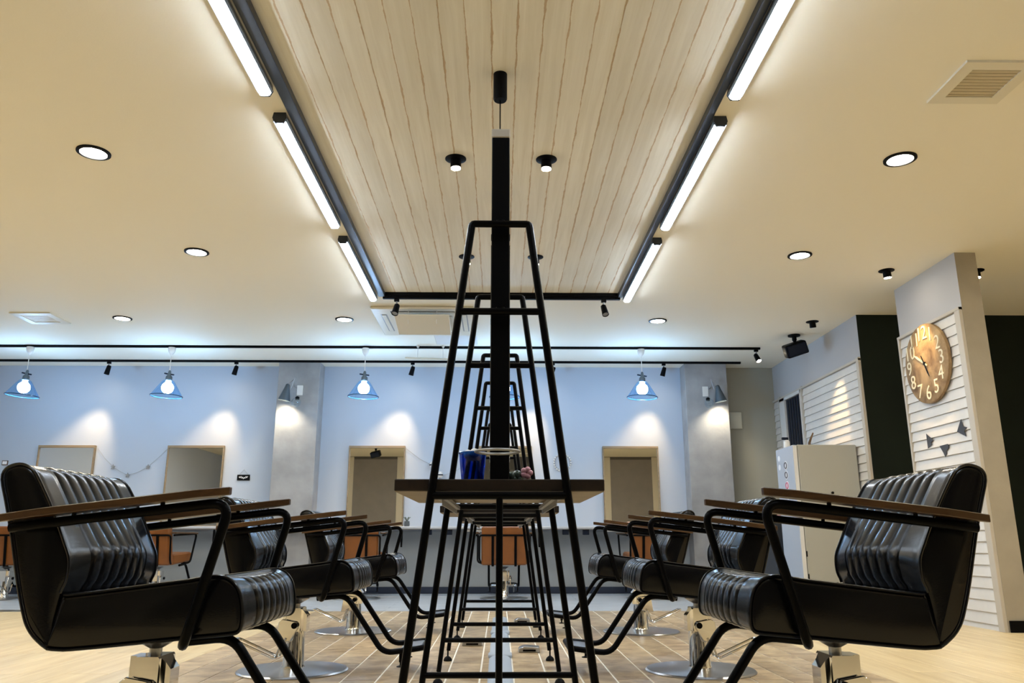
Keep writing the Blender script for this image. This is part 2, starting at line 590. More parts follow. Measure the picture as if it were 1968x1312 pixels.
# partition carrying the clock
wall_part = struct(obj('wall_partition', B((XR, 5.49, -0.1), (XR + 0.158, 6.41, H)), [mat('partition paint', (0.46, 0.455, 0.46), 0.8, bump=0.12), M_beige]))
for p in wall_part.data.polygons:
    if p.normal.y < -0.9:
        p.material_index = 1
struct(obj('baseboard_partition', B((XR + 0.01, 5.476, 0.0), (XR + 0.172, 5.489, 0.075), 0.002), M_blackm))

def clapboards(parent, y0, y1, ztop=2.225, pitch=0.0781, n=29):
    """lapped boards, each thicker at its lower edge"""
    ln = y1 - y0
    bm = prism([(0.0, 0.0), (-0.017, 0.0), (-0.017, 0.004), (-0.005, pitch - 0.0015), (0.0, pitch - 0.0015)], 'y', -ln / 2, ln / 2)
    o = obj('clapboard', bm, M_clap)
    me = o.data; bpy.data.objects.remove(o)
    for i in range(n):
        c = bpy.data.objects.new('clapboard', me); C.objects.link(c)
        c.parent = parent
        c.location = (XR - 0.0005 + rnd.uniform(-0.001, 0), (y0 + y1) / 2, ztop - pitch * (i + 1))
clapboards(wall_part, 5.555, 6.385)
clapboards(wall_right, 7.215, 8.60)
clapboards(wall_right, 9.35, 9.54)
def vtrim(parent, y0, y1, z1, z0=0.0, d=0.026):
    return obj('corner_trim', B((XR - d, y0, z0), (XR, y1, z1), 0.002), M_trim, parent)
vtrim(wall_part, 5.49, 5.555, 2.25); vtrim(wall_part, 6.385, 6.41, 2.25)
vtrim(wall_right, 7.162, 7.215, 2.26); vtrim(wall_right, 8.60, 8.635, 2.26); vtrim(wall_right, 9.30, 9.35, 2.26)
obj('top_trim', B((XR - 0.028, 7.162, 2.228), (XR, 9.54, 2.25), 0.002), M_trim, wall_right)
obj('top_trim', B((XR - 0.028, 5.49, 2.228), (XR, 6.41, 2.25), 0.002), M_trim, wall_part)
# dark doorway opening in the boarded wall
door = struct(obj('door_1', B((XR - 0.010, 8.655, 0.0), (XR, 9.14, 2.19)), M_glassblack))
obj('door_frame', B((XR - 0.034, 9.14, 0.0), (XR, 9.30, 2.226), 0.003), M_clap, door)
obj('door_frame', B((XR - 0.034, 8.635, 0.0), (XR, 8.658, 2.226), 0.003), M_clap, door)
obj('door_frame', B((XR - 0.034, 8.635, 2.19), (XR, 9.30, 2.226), 0.003), M_clap, door)
for k in range(6):
    obj('door_rib', B((XR - 0.014, 8.68 + 0.077 * k, 0.02), (XR - 0.010, 8.72 + 0.077 * k, 2.18)), M_navy, door)

# ------------------------------------------------------------------ mirror tables down the middle
def make_table(label, Yc, first):
    t = thing('mirror_table', label, 'table', (0, Yc, 0), 0, 'mirror tables in a row down the room')
    dy = 0.335
    zt, s, wt = 1.432, 0.1292, 0.078
    hw = lambda z: wt + s * (zt - z)
    tr = 0.0103
    for q, sy in enumerate((-1, 1)):
        y = sy * dy
        path = fillet([(-hw(0.05), y, 0.05), (-wt, y, zt), (wt, y, zt), (hw(0.05), y, 0.05)], 0.007, 3)
        fr = obj('end_frame', T(path, tr, 8), M_black, t, smooth=True, sharp=60)
        for z in (1.1825, 0.700, 0.176):
            obj('crossbar', T([(-hw(z), y, z), (hw(z), y, z)], tr * 0.95, 8), M_black, fr, smooth=True, sharp=60)
        for sx in (-1, 1):
            x = sx * hw(0.03)
            bm = L([(0.004, 0.022), (0.004, 0.052)], 8, (x, y, 0))
            lathe(bm, [(0.021, 0.0), (0.022, 0.006), (0.017, 0.016), (0.006, 0.024)], 14, (x, y, 0))
            obj('levelling_foot', bm, M_blackm, fr, smooth=True)
        if q == 0:
            obj('centre_post', T([(0, y, 0.176), (0, y, 0.70)], 0.0085, 8), M_black, fr, smooth=True, sharp=60)
    for sx in (-1, 1):
        bm = B((sx * 0.143 - 0.012, -dy, 0.690), (sx * 0.143 + 0.012, dy, 0.700))
        box(bm, (sx * 0.143 - 0.0015, -dy, 0.676), (sx * 0.143 + 0.0015, dy, 0.692))
        obj('side_rail', bm, M_grey, t)
        for yy in (-0.29, 0.29):
            obj('bolt', L([(0.009, 0.0), (0.009, 0.008), (0.004, 0.010)], 8, (sx * 0.17, yy, 0.694)), M_blackm, t)
    top = obj('tabletop', B((-0.267, -0.323, 0.7125), (0.267, 0.300, 0.742), 0.002), M_top, t)
    obj('tabletop_underside', B((-0.265, -0.321, 0.7105), (0.265, 0.298, 0.7125)), M_under_top, top)
    # double sided mirror standing on edge along the row
    mp = obj('mirror_panel', B((-0.025, -0.31, 0.742), (0.025, 0.29, 1.708), 0.002), M_blackm, t)
    for sx in (-1, 1):
        lo = (0.025, -0.285, 0.77) if sx > 0 else (-0.0265, -0.285, 0.77)
        hi = (0.0265, 0.265, 1.69) if sx > 0 else (-0.025, 0.265, 1.69)
        obj('mirror_glass', B(lo, hi), M_mirror, mp)
    obj('top_cap', B((-0.0265, -0.312, 1.708), (0.0265, 0.292, 1.734), 0.002), M_trim, mp)
    for zz in (1.1825, 1.432):
        obj('weld_lug', L([(0.012, -0.006), (0.012, 0.006)], 10, (0, -0.325, zz + 0.008)), M_black, mp)
    return t

t1 = make_table('mirror table holding the blue cup and hair clip, ring holder in front of its mirror', 2.358, True)
t2 = make_table('mirror table standing second from the long wall counter, between two others', 3.943, False)
t3 = make_table('mirror table closest to the long wall counter and tan chairs', 5.528, False)
# hair dryer ring at the first mirror
ring = obj('dryer_ring', T([(0.054 * math.cos(a), 0.054 * math.sin(a), 0) for a in [2 * math.pi * k / 36 for k in range(36)]], 0.0036, 8, True), M_grey, t1, smooth=True)
ring.location = (-0.006, -0.385, 0.805)
obj('ring_arm', T([(-0.006, -0.331, 0.805), (-0.006, -0.308, 0.805)], 0.004, 8), M_black, t1)

# ------------------------------------------------------------------ chair bases (shared by both kinds of chair)
def chair_base(t, s, zneck=0.325, post_h=0.17):
    obj('base_disc', L([(0.253, 0.0), (0.255, 0.005), (0.248, 0.011), (0.12, 0.016), (0.06, 0.020)], 48), M_steel, t, smooth=True, sharp=30)
    obj('post', L([(0.056, 0.016), (0.049, 0.03), (0.046, 0.19)], 24), M_chrome, t, smooth=True)
    # pump housing with one sloped upper edge
    bm = prism([(-0.054, 0.180), (0.058, 0.180), (0.058, 0.250), (0.030, 0.284), (-0.054, 0.284)], 'y', -0.055, 0.055)
    bmesh.ops.bevel(bm, geom=[e for e in bm.edges if abs((e.verts[0].co - e.verts[1].co).z) > 0.05], offset=0.024, segments=3, affect='EDGES')
    pump = obj('pump_housing', bm, M_chrome, t, smooth=True, sharp=20)
    obj('neck', L([(0.017, 0.27), (0.017, zneck - 0.024), (0.060, zneck)], 20), M_steel, t, smooth=True)
    y = -0.066 * s
    bm = prism([(-0.075, 0.13), (-0.062, 0.222), (-0.045, 0.236), (0.02, 0.224), (0.026, 0.195), (-0.005, 0.14)], 'y', y - 0.006, y + 0.006, 0.002)
    obj('lever_bracket', bm, M_chrome, pump, smooth=True, sharp=25)
    obj('lever_pivot', T([(0.012, y - 0.012 * s, 0.208), (0.012, y + 0.01, 0.208)], 0.014, 12), M_blackm, pump, smooth=True)
    w = 0.035
    pts = [(-0.030, y + w, 0.15), (-0.058, y + w, 0.066), (-0.252, y + w, 0.150), (-0.252, y - w, 0.150), (-0.058, y - w, 0.066), (-0.030, y - w, 0.15)]
    obj('foot_lever', T(pts, 0.0055, 8, fil=0.02, fn=4), M_chrome, t, smooth=True)

# ------------------------------------------------------------------ channelled leather bodies
HW = 0.265
CH0, CHN = 0.165, 6
GROOVES = [-CH0 + 2 * CH0 * k / CHN for k in range(CHN + 1)]
YS = sorted(set([-HW, -HW + 0.004, -HW + 0.012, -HW + 0.03, HW, HW - 0.004, HW - 0.012, HW - 0.03, -0.22, 0.22, -0.19, 0.19]
                + [round(g + d, 5) for g in GROOVES for d in (-0.0065, -0.0025, 0.0, 0.0025, 0.0065)]
                + [round((GROOVES[k] + GROOVES[k + 1]) / 2 + d, 5) for k in range(CHN) for d in (-0.010, 0.010, 0.0)]))

def rib(y):
    """height of the padding across a channel"""
    if abs(y) > CH0 + 0.008:
        return 0.0
    d = min(abs(y - g) for g in GROOVES)
    edge = -0.0060 * max(0.0, 1 - d / 0.0065)
    puff = 0.0035 * min(1.0, d / 0.0275)
    return edge + puff

def ribbed(prof, wts, bulge):
    """closed profile in (x,z), one rib weight and one mid bulge per point"""
    n = len(prof)
    bm = bmesh.new()
    nor = []
    for i in range(n):
        a = Vector(prof[i - 1]); b = Vector(prof[(i + 1) % n])
        t = (b - a)
        nor.append(Vector((t.y, -t.x)).normalized())
    area = sum(prof[i][0] * prof[(i + 1) % n][1] - prof[(i + 1) % n][0] * prof[i][1] for i in range(n))
    if area < 0:
        nor = [-v for v in nor]
    rows = []
    for y in YS:
        e = HW - abs(y)
        ins = 0.0
        if e < 0.012:
            ins = 0.012 - math.sqrt(max(0.0, 0.012 ** 2 - (0.012 - e) ** 2))
        mid = max(0.0, 1 - (abs(y) / (HW - 0.03)) ** 2.0) if abs(y) < HW - 0.03 else 0.0
        row = []
        for i in range(n):
            p = Vector(prof[i])
            q = p + nor[i] * (wts[i] * rib(y) + bulge[i] * mid - ins)
            row.append(bm.verts.new((q.x, y, q.y)))
        rows.append(row)
    for a, b in zip(rows, rows[1:]):
        for i in range(n):
            j = (i + 1) % n
            bm.faces.new((a[i], a[j], b[j], b[i]))
    bm.faces.new(rows[0][::-1]); bm.faces.new(rows[-1])
    bmesh.ops.recalc_face_normals(bm, faces=list(bm.faces))
    return bm

def dense(pts, sub=3):
    """pts: (x,z,w,b); catmull on all four"""
    n = len(pts); out = []
    for i in range(n):
        p = [Vector(pts[(i + k - 1) % n]) for k in range(4)]
        for s in range(sub):
            t = s / sub
            out.append(0.5 * ((2 * p[1]) + (-p[0] + p[2]) * t + (2 * p[0] - 5 * p[1] + 4 * p[2] - p[3]) * t * t + (-p[0] + 3 * p[1] - 3 * p[2] + p[3]) * t ** 3))
    return [(v[0], v[1]) for v in out], [max(0, min(1, v[2])) for v in out], [v[3] for v in out]

BACK = [(-0.146, 0.462, 0.5, 0.0), (-0.136, 0.49, 1, 0.006), (-0.134, 0.525, 1, 0.014), (-0.139, 0.553, 1, 0.022), (-0.154, 0.585, 1, 0.016), (-0.178, 0.635, 1, 0.006),
        (-0.203, 0.683, 1, 0.0), (-0.232, 0.732, 1, 0.0), (-0.255, 0.766, 1, 0.0), (-0.280, 0.782, 1, 0.0), (-0.305, 0.784, 0.8, 0.0), (-0.330, 0.772, 0.2, 0.0),
        (-0.336, 0.745, 0, 0), (-0.318, 0.69, 0, 0), (-0.292, 0.61, 0, 0), (-0.258, 0.49, 0, 0), (-0.234, 0.418, 0, 0), (-0.216, 0.380, 0, 0), (-0.188, 0.350, 0, 0), (-0.154, 0.3325, 0, 0), (-0.156, 0.39, 0, 0)]
SEAT = [(-0.143, 0.455, 0.5, 0.0), (-0.128, 0.4575, 1, -0.008), (-0.06, 0.465, 1, -0.012), (0.02, 0.475, 1, -0.014), (0.10, 0.485, 1, -0.016), (0.175, 0.4945, 1, -0.020), (0.225, 0.503, 1, -0.018),
        (0.258, 0.502, 1, -0.008), (0.284, 0.488, 1, 0.004), (0.302, 0.462, 1, 0.012), (0.311, 0.425, 1, 0.014), (0.313, 0.39, 1, 0.010), (0.306, 0.370, 0.6, 0.0),
        (0.28, 0.363, 0, 0), (0.18, 0.3545, 0, 0), (0.05, 0.3425, 0, 0), (-0.08, 0.3305, 0, 0), (-0.135, 0.3285, 0, 0), (-0.170, 0.338, 0, 0), (-0.157, 0.39, 0, 0)]

def chair_arm(t, sy, tubem, woodm):
    y = sy * 0.298
    path = fillet([(0.150, sy * 0.20, 0.342), (0.183, y, 0.335), (0.273, y, 0.687), (-0.275, y, 0.622)], 0.055, 7)
    ar = obj('arm_tube', T(path, 0.0125, 10), tubem, t, smooth=True, sharp=60)
    # board with long chamfers in plan, tipped up to the front
    pl = [(-0.312, sy * 0.285), (-0.312, sy * 0.300), (-0.185, sy * 0.332), (0.205, sy * 0.332), (0.268, sy * 0.305), (0.268, sy * 0.285), (0.23, sy * 0.272), (-0.26, sy * 0.272)]
    if sy < 0:
        pl = pl[::-1]
    bm = bmesh.new()
    zz = lambda x: 0.637 + (x + 0.30) * 0.118
    lo = [bm.verts.new((x, yy, zz(x))) for x, yy in pl]
    hi = [bm.verts.new((x, yy, zz(x) + 0.0195)) for x, yy in pl]
    fs = [bm.faces.new(lo), bm.faces.new(hi[::-1])]
    for i in range(len(pl)):
        j = (i + 1) % len(pl)
        fs.append(bm.faces.new((lo[i], lo[j], hi[j], hi[i])))
    bmesh.ops.recalc_face_normals(bm, faces=fs)
    bmesh.ops.bevel(bm, geom=list(bm.edges), offset=0.0018, segments=1, affect='EDGES')
    obj('armrest', bm, woodm, t)
    for x in (0.10, -0.12):
        obj('arm_screw', L([(0.006, zz(x) - 0.022), (0.006, zz(x))], 8, (x, y, 0)), M_blackm, ar)

def footrest(t, dz=0.0):
    y = 0.165
    path = [(0.13, -y, 0.336), (0.262, -y, 0.349), (0.440, -y, 0.100), (0.622, -y * 0.9, 0.120), (0.622, y * 0.9, 0.120), (0.440, y, 0.100), (0.262, y, 0.349), (0.13, y, 0.336)]
    fr = obj('footrest_tube', T(path, 0.0128, 10, fil=0.045, fn=6), M_black, t, smooth=True, sharp=60)
    bm = B((0.508, -0.142, 0.108), (0.604, 0.142, 0.116), 0.003)
    bmesh.ops.rotate(bm, cent=(0.55, 0, 0.112), matrix=Matrix.Rotation(math.radians(-6), 3, 'Y'), verts=list(bm.verts))
    obj('foot_plate', bm, M_steel, fr)
    for sy in (-1, 1):
        bm = L([(0.0085, 0.06), (0.0085, 0.10)], 10, (0.520, sy * 0.155, 0))
        lathe(bm, [(0.019, 0.040), (0.020, 0.043), (0.005, 0.048), (0.005, 0.062)], 12, (0.520, sy * 0.155, 0))
        obj('foot_stop', bm, M_blackm, fr, smooth=True)

def make_black_chair(s):
    t = thing('styling_chair', '', 'chair', (0, 0, 0), 0, 'black styling chairs at the mirror tables')
    p, w, b = dense(BACK, 3)
    back = obj('backrest', ribbed(p, w, b), M_leather, t, smooth=True, sharp=50)
    for y in (-HW + 0.002, HW - 0.002):
        q = [(x, y, z) for x, z in p[:len(p) - 6]]
        obj('piping', T(q, 0.0036, 6), M_pipe, back, smooth=True)
    p, w, b = dense(SEAT, 3)
    seat = obj('seat', ribbed(p, w, b), M_leather, t, smooth=True, sharp=50)
    for y in (-HW + 0.002, HW - 0.002):
        obj('piping', T([(x, y, z) for x, z in p[2:len(p) - 6]], 0.0036, 6), M_pipe, seat, smooth=True)
    for sy in (-1, 1):
        chair_arm(t, sy, M_black, M_arm)
    footrest(t)
    chair_base(t, s)
    return t

cl = make_black_chair(1)
cr = make_black_chair(-1)
place(cl, (-0.955, 2.358, 0)); place(cr, (0.945, 2.352, 0), (0, 0, math.pi))
cl['label'] = 'black ribbed leather styling chair at the blue cup table, back to the open oak floor'
cr['label'] = 'black ribbed leather styling chair at the blue cup table, its back towards the clock partition'
dup(cl, (-0.962, 3.965, 0), 0, 'black ribbed leather styling chair at the middle mirror table, side away from the clock')
dup(cr, (0.942, 3.940, 0), math.pi, 'black ribbed leather styling chair at the middle mirror table, on the clock side')
dup(cl, (-0.978, 5.625, 0), 0, 'black ribbed leather styling chair at the table nearest the wall counter, away from the fridge')
dup(cr, (0.950, 5.575, 0), math.pi, 'black ribbed leather styling chair at the table nearest the wall counter, on the fridge side')

# ------------------------------------------------------------------ tan chairs facing the wall counter
def make_tan_chair():
    t = thing('tan_chair', '', 'chair', (0, 0, 0), 0, 'tan chairs along the wall counter')
    bm = prism([(-0.24, 0.345), (-0.13, 0.345), (-0.165, 0.475), (-0.225, 0.735), (-0.300, 0.735)], 'y', -0.235, 0.235, 0.014)
    back = obj('backrest', bm, M_orange, t, smooth=True, sharp=30)
    bm = prism([(-0.14, 0.345), (0.245, 0.375), (0.265, 0.43), (0.24, 0.475), (-0.16, 0.455)], 'y', -0.235, 0.235, 0.016)
    obj('seat', bm, M_orange, t, smooth=True, sharp=30)
    bx = lambda z: -0.240 - (z - 0.345) * 0.154 - 0.008
    # black tube cage behind the back
    path = [(bx(0.36) + 0.06, -0.235, 0.36), (bx(0.40), -0.256, 0.40), (bx(0.645), -0.258, 0.645), (bx(0.645), 0.258, 0.645), (bx(0.40), 0.256, 0.40), (bx(0.36) + 0.06, 0.235, 0.36)]
    cage = obj('back_cage', T(path, 0.0095, 8, fil=0.03, fn=3), M_black, t, smooth=True)
    for y in (-0.118, 0.118):
        obj('back_strap', B((-0.006, y - 0.013, -0.155), (0.004, y + 0.013, 0.155), 0.002), M_black, cage, (bx(0.49), 0, 0.487)).rotation_euler = (0, math.radians(-8.8), 0)
    for sy in (-1, 1):
        y = sy * 0.285
        path = [(0.10, sy * 0.20, 0.36), (0.12, y, 0.36), (0.215, y, 0.665), (-0.27, y, 0.645)]
        obj('arm_tube', T(path, 0.0105, 8, fil=0.05, fn=5), M_black, t, smooth=True)
        obj('armrest', B((-0.29, y - 0.028, 0.66), (0.20, y + 0.028, 0.678), 0.004), M_arm, t)
    footrest(t)
    chair_base(t, 1)
    return t

tan_x = [0.05, -5.18, -3.60, -1.50, 1.60]
tan_lab = ['tan leather chair facing the wall mirror in line with the row of mirror tables',
           'tan leather chair at the wall mirror farthest from the fridge, past the star garland',
           'tan leather chair facing the wall mirror beside the small plaque',
           'tan leather chair at the wall mirror next to the pillar, lantern garland beside it',
           'tan leather chair at the wall mirror nearest the fridge']
tc = make_tan_chair()
place(tc, (tan_x[0], 8.72, 0), (0, 0, R90)); tc['label'] = tan_lab[0]
for x, lab, a in zip(tan_x[1:], tan_lab[1:], (0.0, -0.10, 0.03, 0.05)):
    dup(tc, (x, 8.72, 0), R90 + a, lab)

# ------------------------------------------------------------------ counter along the back wall
ct = thing('wall_counter', 'long white counter shelf running along the wall under the mirrors', 'counter', (0, YB, 0))
obj('worktop', B((-6.95, -0.40, 0.718), (2.222, -0.255, 0.748), 0.004), M_counter, ct)
obj('worktop_back', B((-2.15, -0.256, 0.718), (2.222, -0.002, 0.748)), M_counter, ct)
obj('worktop_back', B((-6.95, -0.256, 0.718), (-2.655, -0.002, 0.748)), M_counter, ct)
obj('edge_band', B((-6.95, -0.404, 0.712), (2.222, -0.399, 0.724)), M_steel, ct)
for x in tan_x:
    for dx in (-0.62, 0.70):
        if -6.5 < x + dx < 2.1:
            obj('bracket', B((x + dx - 0.035, -0.38, 0.655), (x + dx + 0.035, -0.30, 0.718), 0.004), M_navy, ct)
    obj('outlet_strip', B((x - 0.42, -0.385, 0.69), (x - 0.18, -0.34, 0.718), 0.003), M_white, ct)
for x, wh in zip(tan_x, ('behind the mirror tables', 'farthest from the fridge', 'beside the small plaque', 'next to the lantern garland', 'nearest the fridge')):
    d = thing('dryer_holder', 'slim black dryer holder under the counter by the tan chair ' + wh, 'holder', (x + 0.40, 9.17, 0.0), 0, 'dryer holders under the counter')
    obj('holder_tube', L([(0.010, 0.52), (0.013, 0.60), (0.013, 0.70)], 10), M_blackm, d, smooth=True)
    obj('holder_hook', B((-0.008, -0.01, 0.70), (0.008, 0.01, 0.718)), M_blackm, d)

# ------------------------------------------------------------------ wall mirrors
mir_x = [-5.155, -3.625, -1.467, 0.05, 1.572]
mir_lab = ['wall mirror farthest from the fridge, at the outer end of the star garland',
           'wall mirror between the star garland and the little black plaque',
           'wall mirror between the pillar and the lantern garland, a speaker reflected in it',
           'wall mirror in line with the row of mirror tables, mostly hidden by them',
           'wall mirror beside the wreath, nearest the fridge']
for x, lab in zip(mir_x, mir_lab):
    m = thing('wall_mirror', lab, 'mirror', (x, YB - 0.016, 0.7485), 0, 'wooden framed wall mirrors above the counter')
    w, h = 0.335, 0.945
    obj('mirror_glass', B((-w + 0.012, -0.012, 0.012), (w - 0.012, -0.008, h - 0.02)), M_mirror, m)
    obj('backing', B((-w + 0.004, -0.008, 0.004), (w - 0.004, 0.014, h - 0.004)), M_blackm, m)
    obj('frame_rail', B((-w, -0.030, h - 0.028), (w, 0.014, h), 0.002), M_frame, m)
    obj('frame_rail', B((-w, -0.026, 0.0), (w, 0.014, 0.014), 0.002), M_frame, m)
    for sx in (-1, 1):
        xa, xb = sorted((sx * w, sx * (w - 0.014)))
        obj('frame_stile', B((xa, -0.026, 0.014), (xb, 0.014, h - 0.028), 0.002), M_frame, m)

# ------------------------------------------------------------------ ceiling tube lights
tube_lab = {}
def make_tube(x, yc, label):
    t = thing('tube_light', label, 'ceiling light', (x, yc, H), 0, 'tube lights along the board panel')
    hl = 0.695
    prof = [(-0.030, 0.0), (0.030, 0.0), (0.036, -0.030), (0.022, -0.056), (-0.022, -0.056), (-0.036, -0.030)]
    obj('housing', prism([(-0.030, 0.0), (0.030, 0.0), (0.033, -0.020), (-0.033, -0.020)], 'y', -hl + 0.012, hl - 0.012), M_steeltrim, t)
    for sx in (-1, 1):
        obj('side_lip', prism([(sx * 0.033, -0.020), (sx * 0.0365, -0.034), (sx * 0.0315, -0.045), (sx * 0.0285, -0.043), (sx * 0.031, -0.034)], 'y', -hl + 0.012, hl - 0.012), M_lip, t)
    obj('diffuser', prism([(-0.0305, -0.034), (0.0305, -0.034), (0.0285, -0.043), (0.0225, -0.055), (0.012, -0.058), (-0.012, -0.058), (-0.0225, -0.055), (-0.0285, -0.043)], 'y', -hl + 0.012, hl - 0.012), M_tube, t)
    for sy in (-1, 1):
        a, b = sorted((sy * hl, sy * (hl - 0.012)))
        obj('end_cap', prism(prof, 'y', a, b), M_steeltrim, t)
    return t
for sx, side in ((-1, 'side away from the clock'), (1, 'side facing the clock')):
    for yc, which in ((1.04, 'added out of view over the open end of the board panel'), (2.645, 'over the blue cup table'), (4.27, 'over the middle mirror table'), (5.92, 'over the mirror table nearest the wall counter')):  # the open-end pair is out of view, added for more light
        make_tube(sx * 1.108, yc, 'bright tube light ' + which + ', ' + side)

# ------------------------------------------------------------------ flush round downlights
DL = [(-2.248, 4.01), (-2.255, 5.56), (-3.64, 7.385), (-1.508, 7.39), (1.535, 7.395), (2.243, 4.02), (2.248, 5.562)]
DL_ADDED = [(x, y) for y in (2.46,) for x in (-5.5, -3.9, -2.25, 2.25, 3.9)] + [(-5.5, 4.01), (-3.9, 4.01), (-5.5, 5.56), (-3.9, 5.56), (3.9, 4.01), (5.4, 2.46), (5.4, 4.01)]  # out-of-view lamps added to brighten the ceiling
DLAB = ['round flush downlight nearest the blue cup table, away from the clock side', 'round flush downlight nearest the middle table, away from the clock side',
        'round flush downlight between the star garland wall and the ivory ceiling vent', 'round flush downlight beside the ceiling air conditioner',
        'round flush downlight between the board panel and the speaker', 'round flush downlight beside the square ceiling vent with the tan grille',
        'round flush downlight nearest the clock partition']
def make_down(x, y, lab):
    t = thing('downlight', lab, 'ceiling light', (x, y, H), 0, 'round flush downlights')
    obj('rim', L([(0.088, 0.0), (0.088, -0.007), (0.069, -0.010), (0.069, -0.002)], 32, cap0=False, cap1=False), M_blackm, t, smooth=True)
    obj('diffuser', L([(0.0695, -0.0045), (0.0695, -0.0015)], 32), M_down, t)
for k, (x, y) in enumerate(DL):
    make_down(x, y, DLAB[k])
for x, y in DL_ADDED:            # unseen lamps added for a brighter ceiling, following the same grid
    make_down(x, y, 'round flush downlight added in the unseen part of the ceiling to brighten it')

# tilting downlights: dark flange with a short barrel
def make_gimbal(x, y, z, lab, lit, aim=None, group='tilting black spot downlights', watts=10):
    t = thing('spot_downlight', lab, 'ceiling light', (x, y, z), 0, group)
    obj('flange', L([(0.060, 0.0), (0.060, -0.004), (0.038, -0.010), (0.032, -0.010)], 24), M_blackm, t, smooth=True)
    bm = L([(0.029, 0.0), (0.031, -0.058), (0.027, -0.058), (0.027, -0.050)], 20)
    barrel = obj('barrel', bm, M_blackm, t, smooth=True)
    lens = obj('lens', L([(0.0268, -0.062), (0.0268, -0.0505)], 16), M_lens if lit else M_grey, barrel)
    if aim is not None:
        v = Vector(aim) - Vector((x, y, z))
        barrel.rotation_euler = (0, 0, 0)
        q = v.to_track_quat('-Z', 'Y')
        ang = q.angle
        if ang > math.radians(28):
            q = Matrix.Rotation(math.radians(28), 3, q.axis).to_quaternion()
        barrel.rotation_euler = q.to_euler()
        spot(Vector((x, y, z)) + q @ Vector((0, 0, -0.075)), aim, watts, 34, 0.6, parent=t)
for k, (x, y) in enumerate(((-0.257, 4.112), (0.260, 4.112), (-0.259, 5.71), (0.268, 5.71))):
    lab = 'spot downlight in the board panel ' + ('over the middle mirror table, ' if k < 2 else 'over the table nearest the counter, ') + ('off the clock side' if k % 2 == 0 else 'clock side')
    make_gimbal(x, y, H + 0.028, lab, True, (x * 0.9, y - 0.25, 0.74), watts=7)
make_gimbal(3.065, 5.90, H, 'lit black spot downlight aimed at the rustic clock', True, (3.36, 5.97, 1.85), watts=22)
make_gimbal(3.776, 5.89, H, 'lit black spot downlight over the corridor behind the clock partition', True, (3.75, 5.7, 0.0), watts=7)
make_gimbal(3.056, 7.41, H, 'black spot downlight beside the ceiling speaker', False, (3.36, 7.78, 1.55), watts=26)

# ------------------------------------------------------------------ lighting tracks with spotlights
def rail(name, x0, x1, y, lab):
    o = obj(name, B((x0, y - 0.017, H - 0.024), (x1, y + 0.017, H), 0.002), M_blackm)
    tag(o, lab, 'lighting track', 'black lighting tracks on the ceiling')
rail('lighting_track', -6.9, 2.885, 8.485, 'black ceiling track carrying the blue glass pendants')
rail('lighting_track', -6.9, 2.884, 9.21, 'black ceiling track closest to the mirror wall, carrying spotlights')
rail('lighting_track', PX0, PX1, 6.645, 'short black ceiling track across the end of the board panel')

def track_spot(x, y, aim, lab, watts, angle=56, col=WARM):
    t = thing('track_spotlight', lab, 'spotlight', (x, y, H - 0.024), 0, 'black track spotlights')
    obj('adapter', B((-0.022, -0.013, -0.024), (0.022, 0.013, 0.0), 0.002), M_blackm, t)
    obj('stem', T([(0, 0, -0.02), (0, 0, -0.062)], 0.008, 8), M_grey, t)
    v = Vector(aim) - Vector((x, y, H - 0.10))
    q = v.to_track_quat('-Z', 'Y')
    hd = obj('lamp_head', L([(0.016, 0.035), (0.024, 0.025), (0.030, -0.075), (0.026, -0.075), (0.026, -0.066)], 18), M_blackm, t, smooth=True)
    hd.location = (0, 0, -0.078); hd.rotation_euler = q.to_euler()
    obj('lens', L([(0.0258, -0.068), (0.0258, -0.060)], 16), M_lens if watts else M_grey, hd)
    if watts:
        spot(Vector((x, y, H - 0.102)) + q @ Vector((0, 0, -0.085)), aim, watts, angle, 0.9, col, 0.025, parent=t)
SPX = [-4.63, -3.13, -1.04, 0.632, 1.958]
for x, mx, lab in zip(SPX, [mir_x[0], mir_x[1], mir_x[2], mir_x[3], mir_x[4]],
                      ('black track spotlight lighting the wall mirror at the outer end of the star garland', 'black track spotlight lighting the wall mirror beside the plaque',
                       'black track spotlight below the hanging ivory deflector bar', 'black track spotlight lighting the wall mirror behind the mirror tables', 'black track spotlight lighting the wall mirror beside the wreath')):
    track_spot(x, 9.21, (mx + 0.04, YB, 1.22), lab, SPOT_W)
track_spot(2.84, 8.485, (3.1, 7.6, 1.2), 'black track spotlight at the end of the pendant track near the speaker', 8)
track_spot(-0.908, 6.645, (-1.2, 5.6, 0.5), 'black track spotlight in front of the ceiling air conditioner', 0)
track_spot(0.91, 6.645, (1.2, 5.6, 0.5), 'black track spotlight at the panel end, away from the air conditioner', 0)

